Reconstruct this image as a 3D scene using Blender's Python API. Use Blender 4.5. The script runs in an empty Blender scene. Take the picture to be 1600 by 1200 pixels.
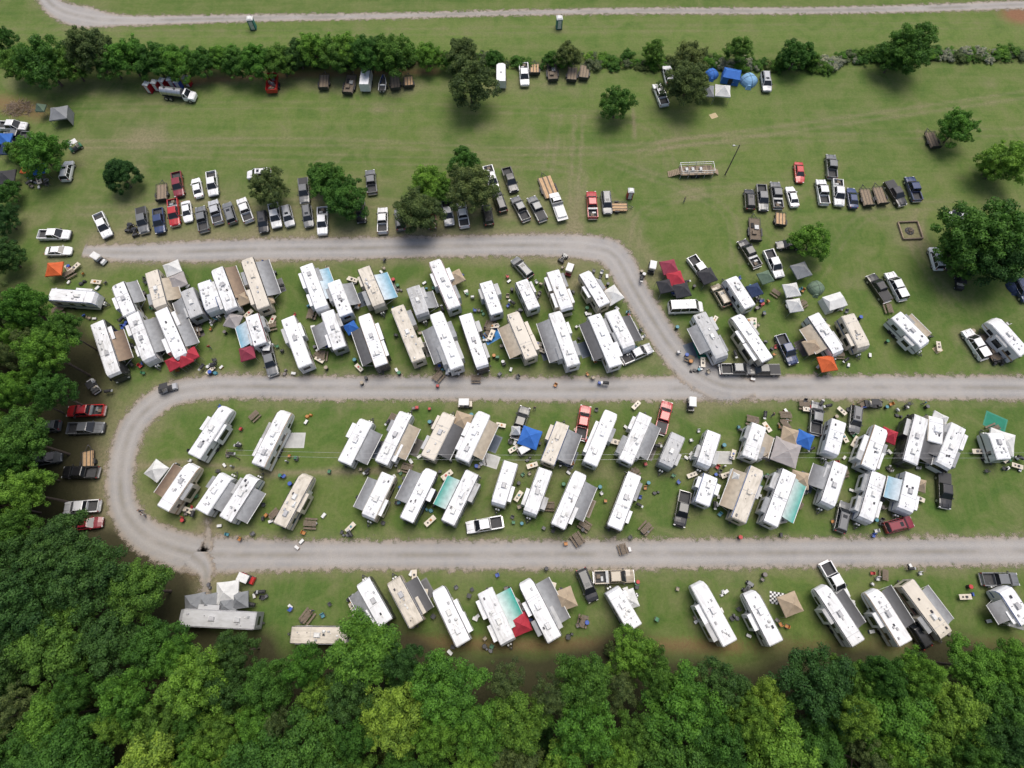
import bpy, math, random
import numpy as np
from mathutils import Vector, Matrix
random.seed(7); rng=np.random.default_rng(7)
scene=bpy.context.scene
COL=scene.collection
# ---------------------------------------------------------------- camera
F=933.0; T=math.radians(69.7); H=97.0
ST,CT=math.sin(T),math.cos(T)
def G(u,v,z=0.0):
    x=(u-800)/F; y=(600-v)/F
    k=(H-z)/(ST-y*CT)
    return (k*x, k*(CT+y*ST))
def SC(v): return (F*ST-(600-v)*CT)/H
cam_d=bpy.data.cameras.new("camera"); cam=bpy.data.objects.new("camera",cam_d); COL.objects.link(cam)
cam.location=(0,0,H); cam.rotation_euler=(math.radians(90-69.7),0,0)
cam_d.sensor_width=36; cam_d.lens=F/1600*36; cam_d.clip_start=1; cam_d.clip_end=9000
scene.camera=cam
# ---------------------------------------------------------------- light
w=bpy.data.worlds.new("World"); scene.world=w; w.use_nodes=True
nt=w.node_tree; bg=nt.nodes["Background"]
sky=nt.nodes.new("ShaderNodeTexSky"); sky.sky_type='NISHITA'; sky.sun_disc=False
EL=math.radians(68); AZ=math.radians(20)
sky.sun_elevation=EL; sky.sun_rotation=AZ; sky.air_density=1.0; sky.dust_density=5.0
nt.links.new(sky.outputs[0],bg.inputs[0]); bg.inputs[1].default_value=0.15
sd=bpy.data.lights.new("sun","SUN"); sd.energy=2.3; sd.angle=math.radians(40); sd.color=(1,.97,.91)
so=bpy.data.objects.new("sun",sd); COL.objects.link(so)
dirv=Vector((math.sin(AZ)*math.cos(EL),math.cos(AZ)*math.cos(EL),math.sin(EL)))
so.rotation_euler=dirv.to_track_quat('Z','Y').to_euler(); so.location=(0,0,200)
scene.view_settings.view_transform='Standard'; scene.view_settings.look='None'; scene.view_settings.exposure=0
# ---------------------------------------------------------------- materials
def nodes(name):
    m=bpy.data.materials.new(name); m.use_nodes=True
    n=m.node_tree; b=n.nodes["Principled BSDF"]; return m,n,b
def N(n,t,**k):
    x=n.nodes.new(t)
    for a,b in k.items(): setattr(x,a,b)
    return x
def setin(n,sock,val):
    if hasattr(val,'is_linked') or isinstance(val,bpy.types.NodeSocket): n.links.new(val,sock)
    else: sock.default_value=val
def mixc(n,f,a,b,mode='MIX'):
    x=N(n,"ShaderNodeMix",data_type='RGBA',blend_type=mode)
    def c(s,v):
        if isinstance(v,tuple) and len(v)==3: v=v+(1,)
        setin(n,s,v)
    setin(n,x.inputs[0],f); c(x.inputs[6],a); c(x.inputs[7],b); return x.outputs[2]
def noise(n,vec,scale,detail=4,rough=.55,dist=0):
    x=N(n,"ShaderNodeTexNoise"); x.inputs['Scale'].default_value=scale; x.inputs['Detail'].default_value=detail
    x.inputs['Roughness'].default_value=rough; x.inputs['Distortion'].default_value=dist
    if vec is not None: n.links.new(vec,x.inputs['Vector'])
    return x.outputs[0]
def mr(n,v,a,b,c=0.,d=1.):
    x=N(n,"ShaderNodeMapRange"); n.links.new(v,x.inputs[0])
    x.inputs[1].default_value=a;x.inputs[2].default_value=b;x.inputs[3].default_value=c;x.inputs[4].default_value=d
    return x.outputs[0]
def math2(n,op,a,b=0.0):
    x=N(n,"ShaderNodeMath",operation=op); setin(n,x.inputs[0],a); setin(n,x.inputs[1],b); return x.outputs[0]
MATS={}
def mat(name,col,rough=.6,var=.25,scale=2.0,metal=0,coat=0):
    if name in MATS: return MATS[name]
    m,n,b=nodes(name)
    tc=N(n,"ShaderNodeTexCoord").outputs['Object']
    oi=N(n,"ShaderNodeObjectInfo")
    ad=N(n,"ShaderNodeVectorMath",operation='ADD'); n.links.new(tc,ad.inputs[0]); n.links.new(oi.outputs['Location'],ad.inputs[1])
    f=mr(n,noise(n,ad.outputs[0],scale,5,.6),.35,.75)
    c2=tuple(c*(1-var) for c in col)
    n.links.new(mixc(n,f,tuple(col),c2),b.inputs['Base Color'])
    b.inputs['Roughness'].default_value=rough; b.inputs['Metallic'].default_value=metal
    b.inputs['Coat Weight'].default_value=coat
    MATS[name]=m; return m
def objmat(name,rough=.4,var=.2,scale=2,coat=0,metal=0):
    m,n,b=nodes(name)
    oi=N(n,"ShaderNodeObjectInfo"); tc=N(n,"ShaderNodeTexCoord").outputs['Object']
    f=mr(n,noise(n,tc,scale,4),.35,.75)
    dk=mixc(n,1.0,oi.outputs['Color'],(1-var,1-var,1-var),'MULTIPLY')
    n.links.new(mixc(n,f,oi.outputs['Color'],dk),b.inputs['Base Color'])
    b.inputs['Roughness'].default_value=rough; b.inputs['Coat Weight'].default_value=coat; b.inputs['Metallic'].default_value=metal
    MATS[name]=m; return m
paint=objmat("vehicle_paint",.35,.12,1.5,.6,.0)
fabric=objmat("canopy_fabric",.8,.22,1.2)
plastic=objmat("coloured_plastic",.5,.1)
glass=mat("tinted_glass",(.015,.018,.022),.12,.1)
rubber=mat("rubber",(.02,.02,.02),.9)
chrome=mat("wheel_metal",(.5,.5,.5),.35,.1,2,.8)
dark=mat("dark_trim",(.03,.03,.032),.6)
liner=mat("bed_liner",(.06,.06,.062),.85,.4,4)
lampw=mat("headlamp",(.7,.7,.68),.2); lampr=mat("tail_lamp",(.35,.02,.02),.3)
steel=mat("galvanised_steel",(.35,.36,.37),.5,.3,3,.5)
wood=mat("weathered_wood",(.30,.23,.16),.85,.5,5)
plank2=mat("weathered_wood_dark",(.19,.15,.11),.9,.5,5)
ply=mat("plywood",(.55,.36,.20),.8,.3,2)
def roofmat(name,col,amt=.45):
    m,n,b=nodes(name)
    tc=N(n,"ShaderNodeTexCoord").outputs['Object']; oi=N(n,"ShaderNodeObjectInfo")
    ad=N(n,"ShaderNodeVectorMath",operation='ADD'); n.links.new(tc,ad.inputs[0]); n.links.new(oi.outputs['Location'],ad.inputs[1])
    mp=N(n,"ShaderNodeMapping"); mp.inputs['Scale'].default_value=(1.0,.25,1); n.links.new(ad.outputs[0],mp.inputs[0])
    a=mr(n,noise(n,mp.outputs[0],2.2,6,.65,.5),.45,.78); c=mr(n,noise(n,ad.outputs[0],.5,3),.38,.7,0,.45)
    s=math2(n,'MULTIPLY',math2(n,'ADD',a,c),math2(n,'MULTIPLY',math2(n,'ADD',oi.outputs['Random'],.4),amt*1.2))
    n.links.new(mixc(n,s,col,(col[0]*.45,col[1]*.43,col[2]*.38)),b.inputs['Base Color'])
    b.inputs['Roughness'].default_value=.6; MATS[name]=m; return m
roof_w=roofmat("roof_white",(.74,.75,.77),.5); roof_c=roofmat("roof_cream",(.60,.55,.47),.5); roof_g=roofmat("roof_grey",(.45,.455,.46),.6)
side_w=mat("rv_side_white",(.68,.68,.67),.35,.12); side_c=mat("rv_side_cream",(.58,.52,.42),.4,.15); side_g=mat("rv_side_grey",(.3,.3,.31),.4,.15)
side_k=mat("rv_side_dark",(.05,.05,.055),.3,.15); side_b=mat("rv_side_brown",(.18,.12,.08),.4,.15)
stripes=[mat("stripe_black",(.03,.03,.035),.4),mat("stripe_tan",(.35,.25,.15),.4),mat("stripe_blue",(.05,.1,.25),.4),mat("stripe_grey",(.2,.2,.21),.4),mat("stripe_maroon",(.2,.04,.04),.4)]
vent=mat("vent_lid",(.42,.42,.43),.4,.3); ventd=mat("skylight_dark",(.04,.04,.05),.2); ac_w=mat("ac_shroud",(.66,.66,.64),.5,.2,3)
AWN={}
def awnmat(k,col,c2):
    m,n,b=nodes("awning_"+k)
    tc=N(n,"ShaderNodeTexCoord").outputs['Object']; sp=N(n,"ShaderNodeSeparateXYZ"); n.links.new(tc,sp.inputs[0])
    ax=math2(n,'ABSOLUTE',sp.outputs[0]); g=mr(n,ax,1.2,3.5)
    nz=mr(n,noise(n,tc,1.5,4),.3,.8)
    c=mixc(n,g,col,c2); n.links.new(mixc(n,math2(n,'MULTIPLY',nz,.35),c,(.03,.03,.03)),b.inputs['Base Color'])
    b.inputs['Roughness'].default_value=.8; AWN[k]=m
awnmat('gr',(.34,.35,.36),(.13,.13,.135)); awnmat('dg',(.13,.13,.135),(.04,.04,.042)); awnmat('br',(.30,.22,.15),(.10,.06,.04))
awnmat('tn',(.48,.42,.33),(.30,.24,.17)); awnmat('te',(.60,.68,.66),(.02,.32,.26)); awnmat('bl',(.62,.68,.72),(.15,.36,.48)); awnmat('wh',(.75,.75,.73),(.5,.5,.5))
# ---------------------------------------------------------------- mesh builder
class MB:
    def __init__(s): s.v=[];s.f=[];s.m=[];s.mats=[]
    def mi(s,m):
        if m not in s.mats: s.mats.append(m)
        return s.mats.index(m)
    def add(s,vs,fs,m):
        o=len(s.v); s.v+=[tuple(p) for p in vs]
        for i,f in enumerate(fs):
            s.f.append(tuple(o+j for j in f)); s.m.append(s.mi(m[i] if isinstance(m,list) else m))
    def box(s,x0,x1,y0,y1,z0,z1,m,t=0,rz=0,top=None,M=None):
        vs=[(x0,y0,z0),(x1,y0,z0),(x1,y1,z0),(x0,y1,z0),(x0+t,y0+t,z1),(x1-t,y0+t,z1),(x1-t,y1-t,z1),(x0+t,y1-t,z1)]
        if rz:
            cx,cy=(x0+x1)/2,(y0+y1)/2; c,d=math.cos(rz),math.sin(rz)
            vs=[(cx+(x-cx)*c-(y-cy)*d,cy+(x-cx)*d+(y-cy)*c,z) for x,y,z in vs]
        if M: vs=[tuple(M@Vector(p)) for p in vs]
        fs=[(3,2,1,0),(4,5,6,7),(0,1,5,4),(1,2,6,5),(2,3,7,6),(3,0,4,7)]
        s.add(vs,fs,[m,top or m,m,m,m,m])
    def loft(s,rings,mats,cap0=None,cap1=None):
        n=len(rings[0]); vs=[p for r in rings for p in r]; fs=[];mm=[]
        for i in range(len(rings)-1):
            for j in range(n):
                k=(j+1)%n; fs.append((i*n+j,i*n+k,(i+1)*n+k,(i+1)*n+j)); mm.append(mats[j] if isinstance(mats,list) else mats)
        if cap0: fs.append(tuple(range(n))[::-1]); mm.append(cap0)
        if cap1: fs.append(tuple((len(rings)-1)*n+j for j in range(n))); mm.append(cap1)
        s.add(vs,fs,mm)
    def cyl(s,p0,p1,r0,r1,n,m,capm=None):
        p0=Vector(p0);p1=Vector(p1);d=(p1-p0).normalized()
        a=d.orthogonal().normalized(); b=d.cross(a)
        R=[]
        for p,r in((p0,r0),(p1,r1)):
            R.append([tuple(p+a*r*math.cos(2*math.pi*i/n)+b*r*math.sin(2*math.pi*i/n)) for i in range(n)])
        s.loft(R,m,capm or m,capm or m)
    def mesh(s,name):
        me=bpy.data.meshes.new(name); me.from_pydata(s.v,[],s.f)
        for m in s.mats: me.materials.append(m)
        me.polygons.foreach_set("material_index",s.m); me.update(); return me
def place(name,me,x,y,rz=0,z=0,col=None,sc=1,parent=None):
    o=bpy.data.objects.new(name,me); COL.objects.link(o); o.location=(x,y,z); o.rotation_euler=(0,0,rz)
    o.scale=sc if isinstance(sc,tuple) else (sc,sc,sc)
    if col: o.color=(col[0],col[1],col[2],1)
    if parent: o.parent=parent
    return o
def heading(u,v,a,z):
    ar=math.radians(a); du,dv=math.sin(ar)*15,-math.cos(ar)*15
    x0,y0=G(u-du,v-dv,z); x1,y1=G(u+du,v+dv,z)
    return math.atan2(-(x1-x0),(y1-y0))
# ---------------------------------------------------------------- vehicles
def wheels(b,w,ys,r=.38):
    for y in ys:
        for s in(-1,1):
            b.cyl((s*(w-.22),y,r),(s*(w+.01),y,r),r,r,14,rubber); b.cyl((s*(w+.005),y,r),(s*(w+.03),y,r),r*.6,r*.55,10,chrome)
def lower(b,st,m):
    R=[]
    for y,w,zl,zb in st:
        R.append([(-w*.9,y,zl),(-w,y,zl+.22),(-w,y,zb-.16),(-w*.96,y,zb-.04),(-w*.75,y,zb),(0,y,zb+.03),(w*.75,y,zb),(w*.96,y,zb-.04),(w,y,zb-.16),(w,y,zl+.22),(w*.9,y,zl)])
    b.loft(R,m,m,m)
def house(b,yf,yr,tf,tr,wb,wt,zb,zt,m,nside=2):
    zm=zt-.05; wr=wt-.09
    R=[[(-wb,yr,zb),(wb,yr,zb),(wb,yf,zb),(-wb,yf,zb)],[(-wt,tr,zm),(wt,tr,zm),(wt,tf,zm),(-wt,tf,zm)],[(-wr,tr+.1,zt),(wr,tr+.1,zt),(wr,tf-.12,zt),(-wr,tf-.12,zt)]]
    b.loft(R[:2],glass); b.loft(R[1:],m,None,m)
    for s in(-1,1):
        for (yb,yt) in [(yf,tf),(yr,tr)]+[((yf+yr)/2+o,(yf+yr)/2+o) for o in ([0.1] if nside==2 else [.6,-.7])]:
            b.cyl((s*(wb+.0),yb,zb),(s*(wt+.0),yt,zm),.045,.045,4,m)
def ends(b,L,w,zf,zr):
    h=L/2
    for s in(-1,1):
        b.box(s*w*.72-.16,s*w*.72+.16,h-.10,h+.03,zf-.10,zf+.10,lampw); b.box(s*w*.82-.09,s*w*.82+.09,-h-.03,-h+.08,zr-.15,zr+.15,lampr)
    b.box(-w*.45,w*.45,h-.08,h+.02,zf-.16,zf+.1,dark)
def pickup(bed='open',long=False):
    b=MB(); e=.3 if long else 0
    lower(b,[(2.9,.80,.5,.86),(2.78,.93,.38,1.0),(2.3,.99,.36,1.08),(1.45,1.0,.36,1.14),(-1.0-e*0,1.0,.36,1.16)],paint)
    b.box(-.8,.8,1.5,1.62,1.155,1.185,dark); 
    for s in(-1,1): b.box(s*.45-.012,s*.45+.012,1.65,2.7,1.08,1.13,dark)
    house(b,1.5,-.95,.75,-.78,.92,.74,1.14,1.88,paint)
    y0,y1=-2.88-e,-1.0
    for s in(-1,1):
        b.box(min(s*.84,s*1.0),max(s*.84,s*1.0),y0,y1,.4,1.16,paint)
        b.box(min(s*.80,s*.84),max(s*.80,s*.84),y0+.08,y1,.6,1.14,liner)
        b.box(s*1.1-.1,s*1.1+.1,1.15,1.32,1.15,1.34,dark)
    b.box(-.84,.84,y0,y0+.08,.45,1.15,paint); b.box(-.84,.84,y0+.08,y1,.5,.72,liner)
    b.box(-.86,.86,y0-.2,y0-.002,.42,.6,chrome); b.box(-.9,.9,2.86,3.0,.42,.66,dark if bed=='open' else chrome)
    for s in(-1,1): b.box(s*.78-.15,s*.78+.15,2.80,2.93,.76,.92,lampw); b.box(s*.9-.08,s*.9+.08,y0-.03,y0+.05,.75,1.1,lampr)
    if bed=='cover': b.box(-.86,.86,y0+.02,y1-.02,1.162,1.21,dark,.03)
    if bed=='tool':
        b.box(-.9,.9,y1-.5,y1-.06,1.0,1.26,steel,.02); b.box(-.4,.2,y0+.3,y0+.9,.72,1.05,plank2); b.box(-.1,.6,y0+.95,y0+1.3,.72,1.0,steel)
    if bed=='cap':
        R=[[(-.95,y0,1.165),(.95,y0,1.165),(.95,y1,1.165),(-.95,y1,1.165)],[(-.78,y0+.15,1.78),(.78,y0+.15,1.78),(.78,y1-.02,1.78),(-.78,y1-.02,1.78)]]
        b.loft(R,glass,None,paint)
    wheels(b,.99,(1.85,-1.9),.40); return b.mesh("pickup_truck")
def sedan():
    b=MB(); lower(b,[(2.42,.62,.42,.66),(2.25,.82,.28,.74),(1.7,.9,.25,.88),(1.0,.91,.25,.97),(-1.5,.91,.25,1.0),(-2.2,.86,.28,.98),(-2.4,.72,.42,.86)],paint)
    house(b,1.15,-1.75,.35,-1.05,.80,.62,.96,1.43,paint); ends(b,4.72,.8,.62,.82); wheels(b,.9,(1.45,-1.4),.33)
    for s in(-1,1): b.box(s*.98-.08,s*.98+.08,.75,.9,.95,1.08,paint)
    return b.mesh("car")
def suv():
    b=MB(); lower(b,[(2.5,.72,.5,.8),(2.38,.9,.35,.92),(1.9,.96,.33,1.03),(1.2,.97,.33,1.1),(-2.2,.97,.33,1.12),(-2.45,.9,.4,1.05)],paint)
    house(b,1.35,-2.38,.6,-2.1,.88,.70,1.1,1.76,paint,3); ends(b,4.92,.85,.75,1.0); wheels(b,.96,(1.6,-1.5),.38)
    b.box(-.35,.35,-.3,.25,1.745,1.768,glass)
    for s in(-1,1): b.box(s*.58-.025,s*.58+.025,-1.8,.3,1.77,1.82,dark); b.box(s*1.05-.09,s*1.05+.09,.95,1.1,1.1,1.27,dark)
    return b.mesh("suv")
def van():
    b=MB(); lower(b,[(2.7,.75,.5,.85),(2.55,.93,.38,1.0),(1.9,1.0,.36,1.15),(-2.7,1.0,.36,1.2)],paint)
    house(b,2.0,-2.68,1.3,-2.55,.94,.82,1.15,2.1,paint,3); ends(b,5.3,.85,.8,1.0); wheels(b,.98,(1.8,-1.7),.36)
    b.box(-.3,.3,-.3,.3,2.1,2.2,ac_w,.05)
    return b.mesh("van")
def flatbed():
    b=MB(); lower(b,[(3.2,.8,.5,.95),(3.05,.95,.4,1.1),(2.2,1.02,.4,1.2),(.4,1.02,.4,1.22)],paint)
    house(b,2.1,.5,1.4,.65,.94,.76,1.2,1.98,paint); b.box(-1.05,1.05,-3.3,.24,.85,1.0,steel,0,0,ac_w); b.box(-1.05,1.05,.25,.32,1.0,1.8,steel); wheels(b,1.0,(2.2,-1.9),.42)
    b.box(-.9,.9,-2.8,-.2,1.0,1.35,ac_w,.05)
    return b.mesh("flatbed_truck")
def tanktruck():
    b=MB(); lower(b,[(3.6,.85,.5,1.1),(3.45,1.0,.4,1.3),(2.5,1.08,.4,1.4),(1.4,1.08,.4,1.42)],paint)
    house(b,2.5,1.5,1.95,1.6,1.0,.82,1.4,2.2,paint); b.box(-.5,.5,-3.6,1.4,.6,.85,dark)
    b.cyl((0,-3.4,1.65),(0,1.1,1.65),.85,.85,18,chrome,steel)
    for y in(-3,-1.9,-.8,.4): b.cyl((0,y,1.65),(0,y+.08,1.65),.88,.88,18,steel)
    for y in(-2.4,-.2): b.cyl((0,y,2.4),(0,y,2.62),.25,.25,10,dark)
    wheels(b,1.1,(2.6,-1.6,-2.6),.48); return b.mesh("septic_tank_truck")
def atv():
    b=MB(); b.box(-.3,.3,-.7,.7,.4,.7,paint,.06); b.box(-.2,.2,-.45,.15,.7,.88,dark,.05); b.box(-.45,.45,.4,.95,.66,.72,paint); b.box(-.45,.45,-.95,-.5,.66,.72,dark)
    b.cyl((-.38,.35,1.0),(.38,.35,1.0),.03,.03,6,dark); b.cyl((0,.5,.65),(0,.35,1.0),.04,.04,6,dark)
    wheels(b,.58,(.65,-.65),.3); return b.mesh("atv")
def golfcart(utv=False):
    b=MB(); L=1.25 if not utv else 1.5
    b.box(-.6,.6,-L,L*.95,.3,.45,dark); b.box(-.58,.58,L*.45,L,.45,.85,paint,.1); b.box(-.58,.58,-L,-.25,.45,.72,paint,.03); b.box(-.5,.5,-.7,-.2,.72,.85,side_c,.03); b.box(-.5,.5,-.8,-.71,.8,1.2,side_c)
    for s in(-1,1):
        b.cyl((s*.55,L*.5,.8),(s*.52,.5,1.85),.025,.025,5,dark); b.cyl((s*.55,-.9,.7),(s*.52,-.85,1.85),.025,.025,5,dark)
    if utv: b.box(-.55,.55,-.9,.5,1.85,1.9,dark,.05); b.box(-.6,.6,-1.5,-.92,.73,1.0,dark); b.box(-.52,.52,-1.45,-.98,1.0,1.005,liner)
    else: b.box(-.62,.62,-1.05,.7,1.85,1.92,ac_w,.06)
    wheels(b,.6,(L*.72,-L*.7),.26); return b.mesh("golf_cart")
def trailer(w=1.0,L=4.0,deck=wood,rail=True,load=0):
    b=MB(); h=L/2
    n=9
    for i in range(n):
        x0=-w+2*w*i/n; b.box(x0+.008,x0+2*w/n-.008,-h,h,.555,.60+.004*(i%3),deck if i%3 else plank2)
    b.box(-w,w,-h,h,.44,.55,dark)
    for s in(-1,1):
        if rail:
            b.box(s*w-.03,s*w+.03,-h,h,.85,.91,dark)
            for k in range(5): b.box(s*w-.025,s*w+.025,-h+k*(L-.06)/4,-h+.05+k*(L-.06)/4,.5,.85,dark)
        b.cyl((s*.6,h,.5),(0,h+1.2,.5),.05,.05,6,dark)
        for y in ((-.3,) if L<4.5 else (-.75,.1)): b.cyl((s*(w+.05),y-.2,.34),(s*(w+.27),y-.2,.34),.34,.34,12,rubber); b.box(s*(w+.17)-.14,s*(w+.17)+.14,y-.65,y+.25,.70,.74,dark)
    if rail: b.box(-w+.04,w-.04,h-.03,h+.03,.86,.9,dark); b.box(-w,w,-h-.06,-h-.002,.55,1.25,dark)
    b.cyl((0,h+1.0,0),(0,h+1.0,.7),.03,.03,6,steel)
    if load==1:
        b.box(-.6,.2,-1.2,-.4,.62,1.0,plank2); b.box(-.1,.7,0,.9,.62,.9,steel); b.box(-.7,-.2,.3,1.4,.62,.8,rubber)
    return b.mesh("utility_trailer")
def dumptrailer():
    b=MB(); b.box(-1.05,1.05,-2.2,2.2,.6,.75,paint)
    for s in(-1,1):
        b.box(s*1.05-.05,s*1.05+.05,-2.2,2.2,.75,1.55,paint)
        for y in(-.5,.4): b.cyl((s*1.12,y,.38),(s*1.35,y,.38),.38,.38,12,rubber)
        b.cyl((s*.6,2.2,.55),(0,3.5,.55),.07,.07,6,dark)
    b.box(-1,1,-2.25,-2.17,.75,1.55,paint); b.box(-1,1,2.17,2.25,.75,1.75,paint)
    for i in range(14):
        x=random.uniform(-.7,.7); y=random.uniform(-1.8,1.8); b.box(x-.3,x+.3,y-.3,y+.3,.76,random.uniform(1.0,1.5),random.choice([wood,plank2,steel,side_b]),.1,random.random()*3)
    return b.mesh("dump_trailer")
def boxtrailer():
    b=MB(); R=[]
    for y,w,z0,z1 in[(-2.5,1.05,.5,2.4),(2.0,1.05,.5,2.4),(2.55,.5,.5,2.3),(2.7,.1,.6,2.1)]:
        R.append([(-w,y,z0),(-w,y,z1-.1),(-w*.9,y,z1),(w*.9,y,z1),(w,y,z1-.1),(w,y,z0)])
    b.loft(R,[side_w,dark,roof_w,dark,side_w,dark],side_w,side_w)
    b.box(-.2,.2,-.3,.1,2.4,2.5,vent)
    for s in(-1,1):
        for y in(-.8,.1): b.cyl((s*1.0,y,.36),(s*1.1,y,.36),.36,.36,12,rubber)
        b.cyl((s*.5,2.4,.5),(0,3.6,.5),.05,.05,6,dark)
    return b.mesh("enclosed_trailer")
def boattrailer():
    b=MB(); R=[]
    for y,w,z in[(-2,.75,.6),(0,.8,.55),(1.3,.55,.6),(2.1,.05,.95)]:
        R.append([(-w*.4,y,z-.15),(-w,y,z+.45),(-w*.85,y,z+.47),(-w*.7,y,z+.15),(w*.7,y,z+.15),(w*.85,y,z+.47),(w,y,z+.45),(w*.4,y,z-.15)])
    b.loft(R,[paint,ac_w,liner,liner,liner,ac_w,paint,paint],ac_w,ac_w); b.box(-.2,.2,-2.4,-2,.6,1.3,dark,.05); b.box(-.5,.5,-.6,-.3,.8,1.0,ac_w)
    for s in(-1,1): b.cyl((s*.85,-.4,.3),(s*1.05,-.4,.3),.3,.3,12,rubber); b.cyl((s*.5,.5,.4),(0,3,.45),.04,.04,6,steel)
    return b.mesh("boat_on_trailer")
VM={'p':('pickup_truck',pickup('open')),'q':('pickup_truck',pickup('cover')),'o':('pickup_truck',pickup('tool',True)),'h':('pickup_truck',pickup('cap')),
 'c':('car',sedan()),'s':('suv',suv()),'v':('van',van()),'f':('flatbed_truck',flatbed()),'k':('septic_tank_truck',tanktruck()),'a':('atv',atv()),
 'g':('golf_cart',golfcart()),'u':('utility_vehicle',golfcart(True)),'t':('utility_trailer',trailer()),'T':('utility_trailer',trailer(1.05,5.2,plank2,True,1)),
 'l':('utility_trailer',trailer(.95,3.0,ply,True,0)),'w':('plywood_deck_trailer',trailer(1.35,5.0,ply,False)),'d':('dump_trailer',dumptrailer()),'b':('enclosed_trailer',boxtrailer()),'B':('boat_on_trailer',boattrailer())}
VC={'w':(.74,.74,.74),'s':(.42,.43,.45),'g':(.14,.145,.15),'k':(.016,.016,.018),'n':(.02,.04,.12),'r':(.42,.012,.015),'d':(.18,.01,.02),'t':(.33,.27,.19),'b':(.03,.08,.30),'e':(.02,.12,.05)}
VEH="""t 252 300 0 t|p 278 288 -8 d|c 308 293 -12 w|p 332 287 -6 w|s 405 272 85 w|q 475 298 -4 g|p 580 284 -6 g|o 768 280 -18 w|p 797 281 -20 k|s 781 315 -20 k|w 856 291 -22 t|f 872 323 -20 w
p 161 352 -24 w|a 200 354 20 k|a 209 361 -10 k|q 223 344 -8 g|p 249 345 -6 n|o 272 333 -6 r|c 292 330 -8 w|p 316 342 -10 g|p 337 331 -14 s|s 359 333 -18 g|p 383 328 -20 w|s 411 347 -6 k|p 430 337 -10 w|s 450 338 -14 s|s 481 338 -8 g|o 504 346 0 w|p 598 344 0 w|s 564 332 -4 k|s 625 343 -6 g|c 674 340 -6 d|p 700 333 -8 s|p 723 336 -10 w|s 762 336 -10 k|p 813 326 -28 g|q 839 326 -28 g|o 925 319 -4 r|s 948 317 -6 g|l 968 322 90 t
s 105 267 12 w|p 85 367 90 w|c 91 392 88 w|p 20 197 92 w|p 26 213 90 g|s 8 228 80 n|k 280 149 97 w|d 426 132 4 r|t 506 127 4 t|T 546 131 14 t|b 573 127 8 w|B 598 131 6 b|t 617 128 -6 d|l 638 127 -4 t|b 783 122 0 w|o 819 117 -4 w|l 835 107 0 t|T 863 111 -6 t|t 894 115 6 t|t 913 112 8 t|s 1044 117 -12 w|p 1032 148 -22 w|s 1197 128 -8 s
c 1249 269 -6 r|p 1299 260 -4 g|s 1171 312 -4 k|p 1191 309 -6 g|o 1213 304 -8 g|c 1238 307 -16 w|p 1285 300 -10 w|o 1310 302 -4 w|c 1332 309 -8 n|t 1355 308 -16 t|t 1376 305 -20 t|q 1399 302 -32 k|p 1427 295 -20 n|T 1180 358 -4 g|l 1220 342 0 t|o 1170 395 -32 k|p 1209 412 -24 w|c 1233 382 88 k|s 1463 404 -16 w|q 1373 450 -34 k|h 1400 447 -28 w|s 1596 453 -30 n|p 1500 336 80 s|t 1458 218 -22 t
h 1524 538 -34 w|p 1229 546 -26 n|p 1152 577 90 g|q 1192 578 90 k|g 1019 417 10 k|s 816 419 -42 g|q 422 563 -14 g|p 995 553 66 s|u 262 606 74 s|u 145 603 -32 w|o 133 642 88 r|p 134 669 88 g|s 70 667 85 g|l 136 718 0 r|p 126 738 90 k|p 128 792 86 w|c 136 818 84 d|s 72 717 80 g
p 911 660 10 r|q 1037 652 14 r|p 813 660 18 k|g 820 703 60 k|p 757 820 80 w|p 1066 795 10 k|p 1275 653 4 g|s 1336 655 6 g|u 1365 631 90 k|s 1316 808 12 g|s 1404 820 76 d|q 1475 766 -2 k|g 727 631 90 t|s 917 914 -22 k|o 961 901 88 t|g 385 904 -68 r|p 1562 905 90 g|p 1304 907 -30 w|a 1388 985 40 k|s 1432 986 -32 k|g 117 229 60 e|g 155 405 -60 w|g 707 580 92 w|g 890 421 20 d|p 1093 420 -36 w|s 1126 462 -30 t|T 1550 542 -30 t|a 1562 564 90 k|u 1500 441 0 k|g 420 546 10 s|a 880 402 40 g|a 1170 918 30 g|g 1080 632 0 k"""
spots=[]
for row in VEH.split('\n'):
    for it in row.split('|'):
        k,u,v,a,c=it.split(); u=float(u);v=float(v);a=float(a)
        x,y=G(u,v,.8); rz=heading(u,v,a,.8)
        if k in 'pqochsg' and random.random()<.5 and c!='t': rz+=math.pi
        nm,me=VM[k]; cc=VC[c]; j=random.uniform(.85,1.1); o=place(nm,me,x,y,rz,0,tuple(min(.78,q*j) for q in cc)); spots.append((x,y))
        if k=='s' or k=='p': o.scale=(1,random.uniform(.94,1.03),1)
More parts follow.
